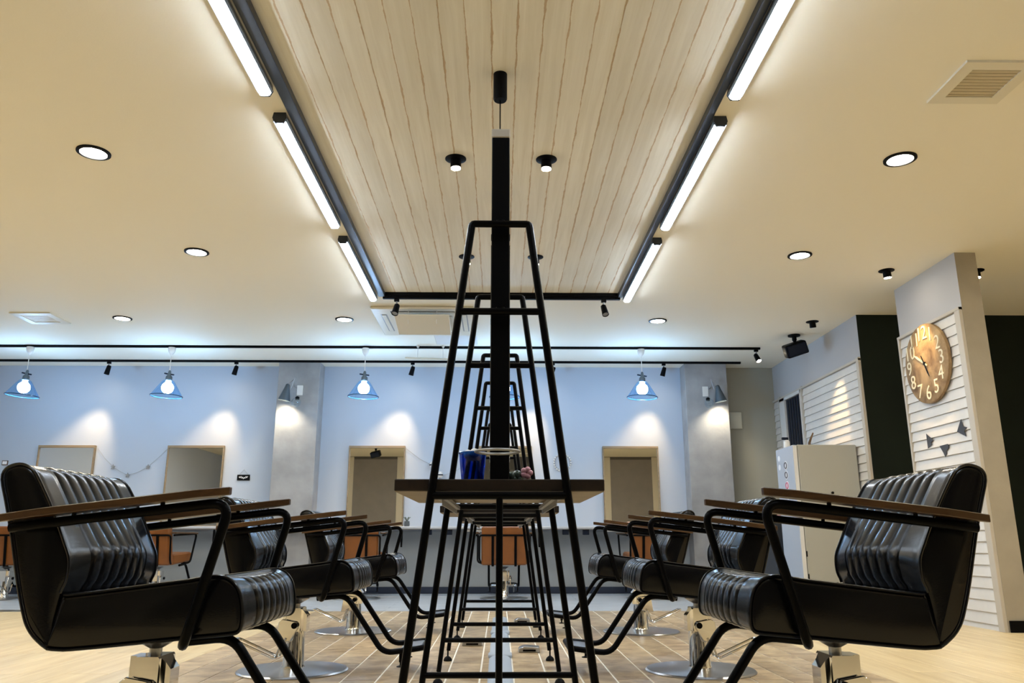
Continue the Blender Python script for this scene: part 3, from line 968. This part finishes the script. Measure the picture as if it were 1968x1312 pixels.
# ------------------------------------------------------------------ blue glass pendants
def make_pendant(x, lab, tilt):
    t = thing('pendant_lamp', lab, 'pendant lamp', (x, 8.485, H - 0.024), 0, 'blue glass pendants on the track')
    obj('canopy', L([(0.038, 0.0), (0.042, -0.012), (0.034, -0.050), (0.012, -0.082), (0.004, -0.088)], 20), M_white, t, smooth=True)
    obj('cord', T([(0, 0, -0.08), (0, 0, -0.26)], 0.004, 6), M_white, t)
    h = obj('lamp_holder', L([(0.006, 0.085), (0.014, 0.075), (0.020, 0.030), (0.034, 0.012), (0.036, -0.030), (0.030, -0.034)], 18), M_shade, t, smooth=True)
    h.location = (0, 0, -0.34); h.rotation_euler = (0, math.radians(tilt), 0)
    obj('clamp_screw', T([(-0.055, 0, 0.050), (0.050, 0, 0.036)], 0.008, 8), M_navy, h)
    obj('bulb_collar', L([(0.024, -0.034), (0.024, -0.060)], 14), M_white, h)
    bm = bmesh.new()
    bmesh.ops.create_uvsphere(bm, u_segments=20, v_segments=12, radius=0.062, matrix=Matrix.Translation((0, 0, -0.11)))
    obj('bulb', bm, M_bulb, h, smooth=True)
    obj('glass_shade', L([(0.036, -0.020), (0.060, -0.036), (0.085, -0.072), (0.165, -0.200)], 40, cap0=False, cap1=False), M_blueglass, h, smooth=True, sharp=80)
    rm = obj('shade_rim', T([(0.165 * math.cos(2 * math.pi * k / 40), 0.165 * math.sin(2 * math.pi * k / 40), -0.200) for k in range(40)], 0.0055, 6, True), mat('blue glass rim', (0.02, 0.09, 0.22), 0.15), h, smooth=True)
for x, lab, tl in zip([-5.14, -3.60, -1.48, 0.05, 1.56],
                      ('blue glass pendant lamp over the tan chair farthest from the fridge', 'blue glass pendant lamp over the tan chair beside the plaque', 'blue glass pendant lamp between the pillar and the air conditioner',
                       'blue glass pendant lamp seen behind the mirror tables', 'blue glass pendant lamp nearest the fridge side pillar'), (4, 2, 1, 0, 2)):
    make_pendant(x, lab, tl)

# ------------------------------------------------------------------ cone lamps on the pillars
def make_sconce(x, s, lab):
    y = 9.30
    t = thing('wall_lamp', lab, 'wall lamp', (x, y, 2.33), 0, 'cone lamps on the pillars')
    obj('outlet_plate', B((0.010 if s < 0 else -0.08, -0.008, -0.065), (0.08 if s < 0 else -0.010, 0, 0.055), 0.003), M_white, t)
    obj('wall_stem', T([(0, 0, 0.03), (0, -0.10, 0.03), (0, -0.11, 0.125)], 0.006, 8, fil=0.02), M_steel, t, smooth=True)
    obj('spring_arm', T([(0, -0.11, 0.125), (s * 0.075, -0.12, 0.03)], 0.005, 6), M_steel, t)
    obj('spring_arm', T([(0, -0.11, 0.125), (s * 0.030, -0.12, 0.00)], 0.004, 6), M_steel, t)
    sh = obj('shade', L([(0.014, 0.055), (0.024, 0.045), (0.030, 0.01), (0.072, -0.145), (0.068, -0.145), (0.026, 0.008)], 28, cap1=False), M_shade, t, smooth=True, sharp=60)
    sh.location = (s * 0.078, -0.12, -0.005); sh.rotation_euler = (0, math.radians(-10 * s), 0)
    obj('bulb', L([(0.012, -0.03), (0.03, -0.07), (0.026, -0.10), (0.010, -0.115)], 14), M_lens, sh, smooth=True)
    bm = bmesh.new()
    bmesh.ops.create_uvsphere(bm, u_segments=18, v_segments=12, radius=0.056, matrix=Matrix.Translation((-s * 0.032, -0.10, -0.165)))
    obj('glass_globe', bm, M_clearglass, t, smooth=True)
    obj('globe_socket', L([(0.022, -0.135), (0.026, -0.108), (0.012, -0.095)], 14, (-s * 0.045, -0.10, 0)), M_blackm, t, smooth=True)
    spot((x + s * 0.10, y - 0.115, 2.18), (x + s * 0.04, y + 0.02, 0.2), 8, 125, 0.9, (1.0, 0.88, 0.66), 0.03, parent=t)
make_sconce(-2.425, -1, 'steel cone wall lamp on the pillar beside the little black plaque')
make_sconce(2.508, 1, 'steel cone wall lamp on the pillar nearest the fridge')

# ------------------------------------------------------------------ speakers
def make_speaker(loc, rot, lab):
    t = thing('ceiling_speaker', lab, 'speaker', loc, 0, 'black ceiling speakers')
    obj('mount_plate', L([(0.062, 0.0), (0.062, -0.014), (0.030, -0.022)], 20), M_blackm, t, smooth=True)
    obj('swivel', L([(0.022, -0.01), (0.024, -0.055), (0.012, -0.075)], 14), M_blackm, t, smooth=True)
    b = obj('cabinet', B((-0.112, -0.075, -0.068), (0.112, 0.075, 0.068), 0.018, 3), M_blackm, t, smooth=True)
    b.location = (0, 0, -0.15); b.rotation_euler = rot
    obj('grille', B((-0.098, -0.079, -0.056), (0.098, -0.073, 0.056), 0.010), M_navy, b)
make_speaker((3.065, 7.93, H), (math.radians(18), math.radians(-17), math.radians(-10)), 'black box speaker hanging from the ceiling near the boarded wall')
make_speaker((-2.85, 0.75, H), (math.radians(18), math.radians(12), math.radians(190)), 'black box speaker on the ceiling, seen in a wall mirror')

# ------------------------------------------------------------------ air conditioner and vents
ac = thing('ceiling_air_conditioner', 'ivory four way cassette air conditioner with a hanging deflector', 'air conditioner', (-0.715, 7.42, H))
obj('panel', B((-0.475, -0.485, -0.028), (0.475, 0.485, 0.0), 0.008), M_acwhite, ac)
obj('intake_grille', B((-0.26, -0.26, -0.034), (0.26, 0.26, -0.026), 0.004), M_vent, ac)
for k, (a, b_, c, d) in enumerate(((-0.30, 0.30, -0.405, -0.345), (-0.30, 0.30, 0.345, 0.405), (-0.405, -0.345, -0.30, 0.30), (0.345, 0.405, -0.30, 0.30))):
    obj('louvre_slot', B((a, c, -0.0295), (b_, d, -0.0275)), M_blackm if k == 0 else M_grey, ac)
    obj('louvre', B((a + 0.01, c + 0.012, -0.034), (b_ - 0.01, d - 0.020, -0.029), 0.002), M_acwhite, ac)
df = obj('deflector', B((-0.25, -0.20, -0.004), (0.25, 0.20, 0.004), 0.003), M_acwhite, ac)
df.location = (0.0, -0.31, -0.13); df.rotation_euler = (math.radians(-12), 0, 0)
for x in (-0.13, 0.13):
    obj('hanger_rod', T([(x, -0.42, -0.028), (x, -0.42, -0.150)], 0.003, 6), M_white, ac)
ad = thing('air_deflector', 'ivory deflector bar hung on two rods near the pendant track', 'air deflector', (-0.765, 8.43, H))
b_ = obj('deflector_bar', B((-0.275, -0.022, -0.006), (0.275, 0.022, 0.006), 0.003), M_acwhite, ad)
b_.location = (0, 0, -0.150); b_.rotation_euler = (math.radians(25), math.radians(1.5), 0)
for x in (-0.135, 0.14):
    obj('hanger_rod', T([(x, 0, 0.0), (x, 0, -0.150)], 0.003, 6), M_white, ad)
    obj('rod_clip', L([(0.014, 0.0), (0.014, -0.022), (0.006, -0.028)], 10, (x, 0, 0)), M_white, ad)
hp = obj('access_panel', B((-0.69, 7.98, H - 0.006), (-0.245, 8.38, H), 0.003), mat('access panel white', (0.70, 0.70, 0.69), 0.6))
tag(hp, 'thin square white access hatch in the ceiling behind the air conditioner', 'ceiling hatch')

def make_vent(x, y, w, lab, m_in):
    t = thing('ceiling_vent', lab, 'vent', (x, y, H), 0, None)
    bm = bmesh.new()
    a, b2 = w, w * 0.66
    for lo, hi in (((-a, -a, -0.012), (a, -b2, 0)), ((-a, b2, -0.012), (a, a, 0)), ((-a, -b2, -0.012), (-b2, b2, 0)), ((b2, -b2, -0.012), (a, b2, 0))):
        box(bm, lo, hi)
    obj('frame', bm, M_acwhite, t)
    obj('grille', B((-b2, -b2, -0.006), (b2, b2, 0)), m_in, t)
    n = 9
    for k in range(n):
        yy = -b2 + 2 * b2 * (k + 0.5) / n
        obj('grille_bar', B((-b2, yy - 0.004, -0.0085), (b2, yy + 0.003, -0.006)), m_in, t)
make_vent(2.250, 3.252, 0.172, 'square ceiling vent with a tan grille', M_vent)
make_vent(-4.42, 7.385, 0.19, 'small ivory ceiling vent over the open floor past the round downlights', M_acwhite)

# ------------------------------------------------------------------ hanging cord over the mirror tables
hc = thing('cord_pendant', 'black cylinder ceiling rose with a thin cord above the mirror tables', 'pendant lamp', (-0.004, 3.27, H + 0.028))
obj('ceiling_rose', L([(0.032, 0.0), (0.032, -0.128), (0.028, -0.136)], 24), M_blackm, hc, smooth=True)
obj('cord', T([(0, 0, -0.13), (0, 0, -0.72)], 0.0032, 6), M_blackm, hc)
obj('socket', L([(0.008, -0.70), (0.018, -0.72), (0.019, -0.80)], 14), M_blackm, hc, smooth=True)
bm = bmesh.new()
bmesh.ops.create_uvsphere(bm, u_segments=14, v_segments=10, radius=0.026, matrix=Matrix.Translation((0, 0, -0.82)))
obj('bulb', bm, M_white, hc, smooth=True)

# ------------------------------------------------------------------ clock and flags on the partition
ck = thing('wall_clock', 'round rustic brown wall clock with cream numerals on white boards', 'clock', (XR - 0.018, 5.975, 1.932))
M_face = wood('rustic clock face', (0.13, 0.068, 0.028), (0.52, 0.35, 0.17), stretch=(5, 5, 14), rough=0.6, speck=0.6, speck_col=(0.08, 0.05, 0.035))
bm = L([(0.300, 0.0), (0.312, 0.006), (0.312, 0.030), (0.300, 0.036)], 64)
f = obj('clock_face', bm, M_face, ck, smooth=True)
f.rotation_euler = (0, -R90, 0)
M_num = mat('cream numerals', (0.80, 0.70, 0.48), 0.5)
NUM_ROT = Matrix(((0, 0, -1), (-1, 0, 0), (0, 1, 0))).to_euler()
for h_ in range(1, 13):
    a = math.radians(90 - 30 * h_)
    o = text_mesh(str(h_), 0.155, 'numeral', M_num, ck)
    o.location = (-0.038, -0.236 * math.cos(a), 0.236 * math.sin(a))
    o.rotation_euler = NUM_ROT
def hand(ang, ln, w, m, x, tail=0.04):
    a = math.radians(90 - ang)
    bm = prism([(-tail, -w * 0.5), (-tail, w * 0.5), (ln * 0.7, w), (ln, 0), (ln * 0.7, -w)], 'z', 0, 0.003)
    o = obj('clock_hand', bm, m, ck)
    d = Vector((0, -math.cos(a), math.sin(a)))
    o.matrix_basis = Matrix.Translation((x, 0, 0)) @ Matrix((d, Vector((-1, 0, 0)).cross(d), (-1, 0, 0))).transposed().to_4x4()
hand(304, 0.175, 0.010, M_num, -0.042)
hand(155, 0.125, 0.007, M_blackm, -0.046, 0.075)
obj('hub', L([(0.014, 0.0), (0.012, 0.010)], 14), M_blackm, ck).matrix_basis = Matrix.Translation((-0.040, 0, 0)) @ Matrix.Rotation(-R90, 4, 'Y')

def flag(y, z, pts, lab):
    pts = [(a * 1.0, b * 0.72) for a, b in pts]
    bm = prism(pts, 'x', -0.0015, 0.0015)
    o = obj('paper_bird', bm, mat('dark slate paper', (0.045, 0.05, 0.065), 0.7))
    o.location = (XR - 0.021, y, z)
    tag(o, lab, 'decoration', 'dark paper birds on the boarded partition')
flag(6.118, 1.345, [(0.035, 0.085), (-0.055, 0.0), (-0.02, -0.02), (-0.03, -0.045), (0.035, -0.075)], 'dark paper bird on the partition boards, on the side towards the green wall')
flag(5.925, 1.250, [(0.06, 0.055), (-0.05, 0.06), (-0.062, 0.02), (-0.02, -0.01), (-0.028, -0.03), (0.0, -0.07), (0.02, -0.02)], 'dark paper bird hanging lowest on the partition boards')
flag(5.675, 1.372, [(-0.015, 0.105), (0.055, -0.01), (-0.05, -0.075), (-0.035, -0.02), (-0.075, 0.01), (-0.03, 0.03)], 'dark paper bird on the partition boards nearest the partition end')

# ------------------------------------------------------------------ fridge and things by the boarded wall
fr = thing('refrigerator', 'tall ivory refrigerator with round stickers on its door by the boarded wall', 'refrigerator', (3.06, 7.62, 0))
obj('cabinet', B((-0.27, -0.235, 0.0), (0.285, 0.235, 1.465), 0.006), M_fridge, fr)
up = obj('upper_door', B((-0.315, -0.233, 0.80), (-0.274, 0.233, 1.463), 0.008), M_fridged, fr)
lw_ = obj('lower_door', B((-0.315, -0.233, 0.03), (-0.274, 0.233, 0.785), 0.008), M_fridged, fr)
obj('door_edge', B((-0.312, -0.2345, 0.81), (-0.277, -0.2325, 1.455)), M_white, up)
obj('door_edge', B((-0.312, -0.2345, 0.04), (-0.277, -0.2325, 0.775)), M_white, lw_)
M_st = mat('white sticker', (0.8, 0.8, 0.82), 0.5); M_pk = mat('pink sticker', (0.55, 0.10, 0.18), 0.5); M_dk = mat('dark sticker', (0.10, 0.09, 0.10), 0.5)
for k, (z, m1) in enumerate(((1.29, M_dk), (1.20, M_dk), (1.10, M_pk), (1.01, M_pk))):
    st = obj('sticker', L([(0.042, 0.0), (0.042, 0.002)], 20), M_st, up)
    st.location = (-0.315, -0.02, z); st.rotation_euler = (0, -R90, 0)
    ri = obj('sticker_ring', T([(0.028 * math.cos(2 * math.pi * q / 20), 0.028 * math.sin(2 * math.pi * q / 20), 0.003) for q in range(20)], 0.006, 5, True), m1, up)
    ri.location = (-0.315, -0.02, z); ri.rotation_euler = (0, -R90, 0)
for z in (1.37, 1.285):
    st = obj('sticker', L([(0.028, 0.0), (0.028, 0.002)], 14), M_st, up)
    st.location = (-0.315, 0.15, z); st.rotation_euler = (0, -R90, 0)
obj('yellow_label', B((-0.3165, -0.06, 0.87), (-0.3145, 0.10, 0.93)), mat('yellow label', (0.62, 0.60, 0.12), 0.5), up)
for x0, x1, z0, z1 in ((-0.155, -0.045, 0.795, 0.845), (-0.015, 0.065, 0.715, 0.742), (0.10, 0.15, 0.80, 0.845)):
    obj('side_plate', B((x0, -0.238, z0), (x1, -0.2345, z1)), M_blackm, fr)
for z in (0.83, 0.45, 0.25):
    obj('hinge', B((-0.272, -0.239, z), (-0.262, -0.2345, z + 0.05)), M_blackm, fr)
obj('side_knob', L([(0.012, 0.0), (0.012, 0.014)], 10), M_blackm, fr, (0.02, -0.235, 1.02)).rotation_euler = (R90, 0, 0)
bt = thing('pump_bottle', 'clear white bottle with a dark cap on the refrigerator', 'bottle', (2.83, 7.76, 1.465))
obj('bottle_body', L([(0.030, 0.0), (0.032, 0.01), (0.030, 0.075), (0.012, 0.09)], 16), M_white, bt, smooth=True)
obj('cap', B((-0.045, -0.012, 0.09), (0.018, 0.012, 0.115), 0.004), M_navy, bt)
tw = obj('driftwood', T([(3.03, 7.70, 1.467), (3.035, 7.71, 1.52), (3.06, 7.72, 1.57), (3.085, 7.72, 1.62)], 0.012, 7, rfun=lambda t: 0.016 - 0.009 * t), mat('dry brown twig', (0.12, 0.07, 0.035), 0.8), smooth=True)
tag(tw, 'short curved brown twig standing on the refrigerator', 'decoration')
bc = thing('black_cabinet', 'low black cabinet with small pale printing beside the refrigerator', 'cabinet', (3.02, 8.25, 0))
obj('cabinet_body', B((-0.30, -0.26, 0.0), (0.32, 0.26, 0.77), 0.008), mat('charcoal cabinet', (0.03, 0.035, 0.045), 0.4), bc)
for k in range(4):
    obj('printed_mark', B((-0.15 + 0.07 * (k % 2), -0.262, 0.52 + 0.05 * (k // 2)), (-0.11 + 0.07 * (k % 2), -0.2595, 0.545 + 0.05 * (k // 2))), M_grey, bc)
bx_ = obj('tissue_packet', B((2.76, 8.00, 0.77), (2.90, 8.16, 0.85), 0.01), mat('pink and white wrap', (0.62, 0.36, 0.36), 0.5, var=0.4, scale=25))
tag(bx_, 'pink and white packet lying on the low black cabinet', 'packet')

# electrical box on the back wall
eb = thing('fuse_box', 'flat square cream box on the wall between the pillar and the boarded corner', 'box', (2.87, YB, 1.905))
obj('box_body', B((-0.075, -0.035, 0.0), (0.078, 0, 0.205), 0.004), mat('cream box', (0.62, 0.60, 0.50), 0.5), eb)
obj('box_lid', B((-0.068, -0.041, 0.008), (0.071, -0.035, 0.197), 0.003), mat('cream box', (0.62, 0.60, 0.50), 0.5), eb)

# ------------------------------------------------------------------ wall decorations
pq = thing('wall_plaque', 'little black plaque with white script hung on a cord', 'sign', (-3.042, YB, 1.285))
obj('board', B((-0.075, -0.012, 0.0), (0.075, -0.002, 0.066), 0.002), M_blackm, pq)
obj('hanging_cord', T([(-0.055, -0.006, 0.064), (0.0, -0.006, 0.125), (0.055, -0.006, 0.064)], 0.0018, 5), M_grey, pq)
pts = []
for k in range(40):
    t_ = k / 39
    pts.append((-0.052 + 0.104 * t_, -0.0135, 0.032 + 0.010 * math.sin(t_ * 34) + 0.006 * math.sin(t_ * 9)))
obj('script_stroke', T(pts, 0.0032, 5), M_st, pq)

def garland(pts, stars, lab, kind):
    t = thing('garland', lab, 'garland', (pts[0][0], YB, pts[0][1]), 0, None)
    ox, oz = pts[0]
    ctl = [Vector((x - ox, -0.012, z - oz)) for x, z in pts]
    obj('string', T(ctl, 0.0018, 5), M_grey, t)
    for x, z in stars:
        if kind == 'star':
            poly = []
            for k in range(10):
                r = 0.030 if k % 2 == 0 else 0.012
                a = math.pi / 2 + k * math.pi / 5
                poly.append((x - ox + r * math.cos(a), z - oz + r * math.sin(a)))
            obj('star', prism(poly, 'y', -0.020, -0.010), M_grey, t)
        else:
            bm = L([(0.020, -0.03), (0.036, -0.005), (0.036, 0.02), (0.020, 0.045)], 10, (x - ox, -0.045, z - oz))
            obj('lantern', bm, M_clap, t, smooth=True)
            obj('lantern_band', L([(0.038, -0.002), (0.038, 0.012)], 10, (x - ox, -0.045, z - oz)), M_navy, t)
garland([(-4.80, 1.66), (-4.70, 1.54), (-4.593, 1.442), (-4.50, 1.385), (-4.409, 1.344), (-4.30, 1.375), (-4.18, 1.443), (-4.07, 1.55), (-3.965, 1.66)],
        [(-4.593, 1.442), (-4.409, 1.344), (-4.18, 1.443)], 'string garland with grey stars between two wall mirrors', 'star')
garland([(-1.124, 1.664), (-0.96, 1.54), (-0.80, 1.46), (-0.71, 1.343), (-0.55, 1.38), (-0.40, 1.48), (-0.29, 1.60)],
        [(-0.80, 1.46), (-0.71, 1.343)], 'string garland with small pale lanterns between two wall mirrors', 'lantern')
wr = thing('wreath', 'thin white beaded wreath on the wall beside a mirror', 'wreath', (0.752, YB, 1.499))
for k in range(22):
    a = 2 * math.pi * k / 22
    bm = bmesh.new()
    bmesh.ops.create_icosphere(bm, subdivisions=1, radius=0.011, matrix=Matrix.Translation((0.102 * math.cos(a), -0.012, 0.102 * math.sin(a))))
    obj('bead', bm, M_white, wr)
obj('hoop', T([(0.092 * math.cos(2 * math.pi * k / 30), -0.012, 0.092 * math.sin(2 * math.pi * k / 30)) for k in range(30)], 0.003, 5, True), M_grey, wr)
sf = thing('small_picture', 'tiny brown framed picture on the wall past the outermost mirror', 'picture', (-5.875, YB, 1.46))
obj('picture_frame', B((-0.035, -0.012, 0.0), (0.035, -0.002, 0.055), 0.002), mat('brown frame', (0.10, 0.05, 0.03), 0.5), sf)
obj('picture', B((-0.026, -0.014, 0.009), (0.026, -0.012, 0.046)), M_st, sf)

# small things on the counter
for x, lab in ((-1.06, 'small dark jar of cuttings on the counter beside the lantern garland mirror'), (2.02, 'small dark jar of cuttings on the counter beside the fridge side pillar')):
    j = thing('counter_jar', lab, 'jar', (x, YB - 0.25, 0.748))
    obj('jar', L([(0.030, 0.0), (0.034, 0.02), (0.030, 0.06)], 14), mat('slate jar', (0.08, 0.09, 0.10), 0.3), j, smooth=True)
    for k in range(6):
        a = k * 1.05
        obj('sprig', T([(0.0, 0.0, 0.05), (0.018 * math.cos(a), 0.018 * math.sin(a), 0.085), (0.04 * math.cos(a), 0.04 * math.sin(a), 0.105)], 0.004, 5), mat('grey green sprig', (0.10, 0.13, 0.11), 0.6), j)
tb = obj('tissue_box', B((1.46, 9.20, 0.748), (1.60, 9.30, 0.80), 0.006), mat('peach box', (0.70, 0.42, 0.32), 0.5))
tag(tb, 'peach coloured box on the counter at the mirror nearest the fridge', 'box')

# ------------------------------------------------------------------ things on the first mirror table
cp = thing('blue_cup', 'translucent blue plastic cup standing on the mirror table', 'cup', (-0.078, 2.30, 0.742))
obj('cup_wall', L([(0.028, 0.0), (0.031, 0.004), (0.040, 0.096), (0.0385, 0.096), (0.030, 0.008)], 24, cap1=False), M_cup, cp, smooth=True, sharp=50)
obj('cup_band', T([(0.0405 * math.cos(2 * math.pi * k / 24), 0.0405 * math.sin(2 * math.pi * k / 24), 0.094) for k in range(24)], 0.0022, 5, True), mat('blue cup rim', (0.02, 0.12, 0.42), 0.2), cp, smooth=True)
for k in range(4):
    a = k * 1.7
    bm = bmesh.new()
    bmesh.ops.create_icosphere(bm, subdivisions=2, radius=0.014, matrix=Matrix.Translation((0.014 * math.cos(a), 0.014 * math.sin(a), 0.084 + 0.003 * k)))
    obj('cotton_ball', bm, M_white, cp, smooth=True)
hcl = thing('hair_clip', 'small pink and dark green hair clip lying on the mirror table', 'hair clip', (0.055, 2.16, 0.742))
bm = bmesh.new()
for dx, dz, r in ((-0.022, 0.018, 0.013), (-0.008, 0.022, 0.012), (-0.016, 0.010, 0.010), (0.0, 0.010, 0.009)):
    bmesh.ops.create_icosphere(bm, subdivisions=2, radius=r, matrix=Matrix.Translation((dx, 0.0, dz)))
obj('clip_body', bm, mat('dark green clip', (0.05, 0.075, 0.06), 0.25), hcl, smooth=True)
for k in range(5):
    a = 2 * math.pi * k / 5
    bm = bmesh.new()
    bmesh.ops.create_icosphere(bm, subdivisions=2, radius=0.0085, matrix=Matrix.Translation((0.018 + 0.009 * math.cos(a), -0.004, 0.026 + 0.009 * math.sin(a))))
    obj('petal', bm, mat('pink petal', (0.72, 0.36, 0.42), 0.5), hcl, smooth=True)
obj('clip_tooth', T([(-0.02, 0, 0.006), (0.0, -0.004, 0.003), (0.026, 0, 0.012)], 0.004, 6), M_white, hcl)

# ------------------------------------------------------------------ cable cover and floor outlets
cc = thing('cable_cover', 'grey blue cable cover strip on the floor under the mirror tables', 'cable cover', (0.006, 2.4, 0.0005))
yy = 0.0
for k, ln in enumerate((0.95, 1.05, 1.05, 1.05)):
    bm = prism([(-0.056, 0.0), (0.056, 0.0), (0.040, 0.010), (0.024, 0.014), (-0.024, 0.014), (-0.040, 0.010)], 'y', yy, yy + ln)
    obj('cover_strip', bm, M_duct, cc, smooth=True, sharp=25)
    yy += ln + 0.012
    if k < 3:
        obj('joint_cover', B((-0.062, yy - 0.055, 0.0), (0.062, yy + 0.045, 0.0165), 0.004), M_duct, cc)
for x, y, lab in ((0.165, 4.62, 'grey floor outlet box beside the cable cover, clock side of the middle table'), (-0.155, 4.90, 'flat grey floor outlet box beside the cable cover, away from the clock'),
                  (0.17, 6.20, 'grey floor outlet box past the mirror table nearest the wall counter')):
    t = thing('floor_outlet', lab, 'power outlet', (x, y, 0.0005))
    obj('outlet_body', prism([(-0.060, 0.0), (0.060, 0.0), (0.056, 0.026), (-0.030, 0.032), (-0.056, 0.020)], 'y', -0.045, 0.045, 0.003), M_steel, t, smooth=True, sharp=25)
    obj('outlet_slot', B((-0.035, -0.047, 0.006), (0.035, -0.044, 0.016)), M_blackm, t)
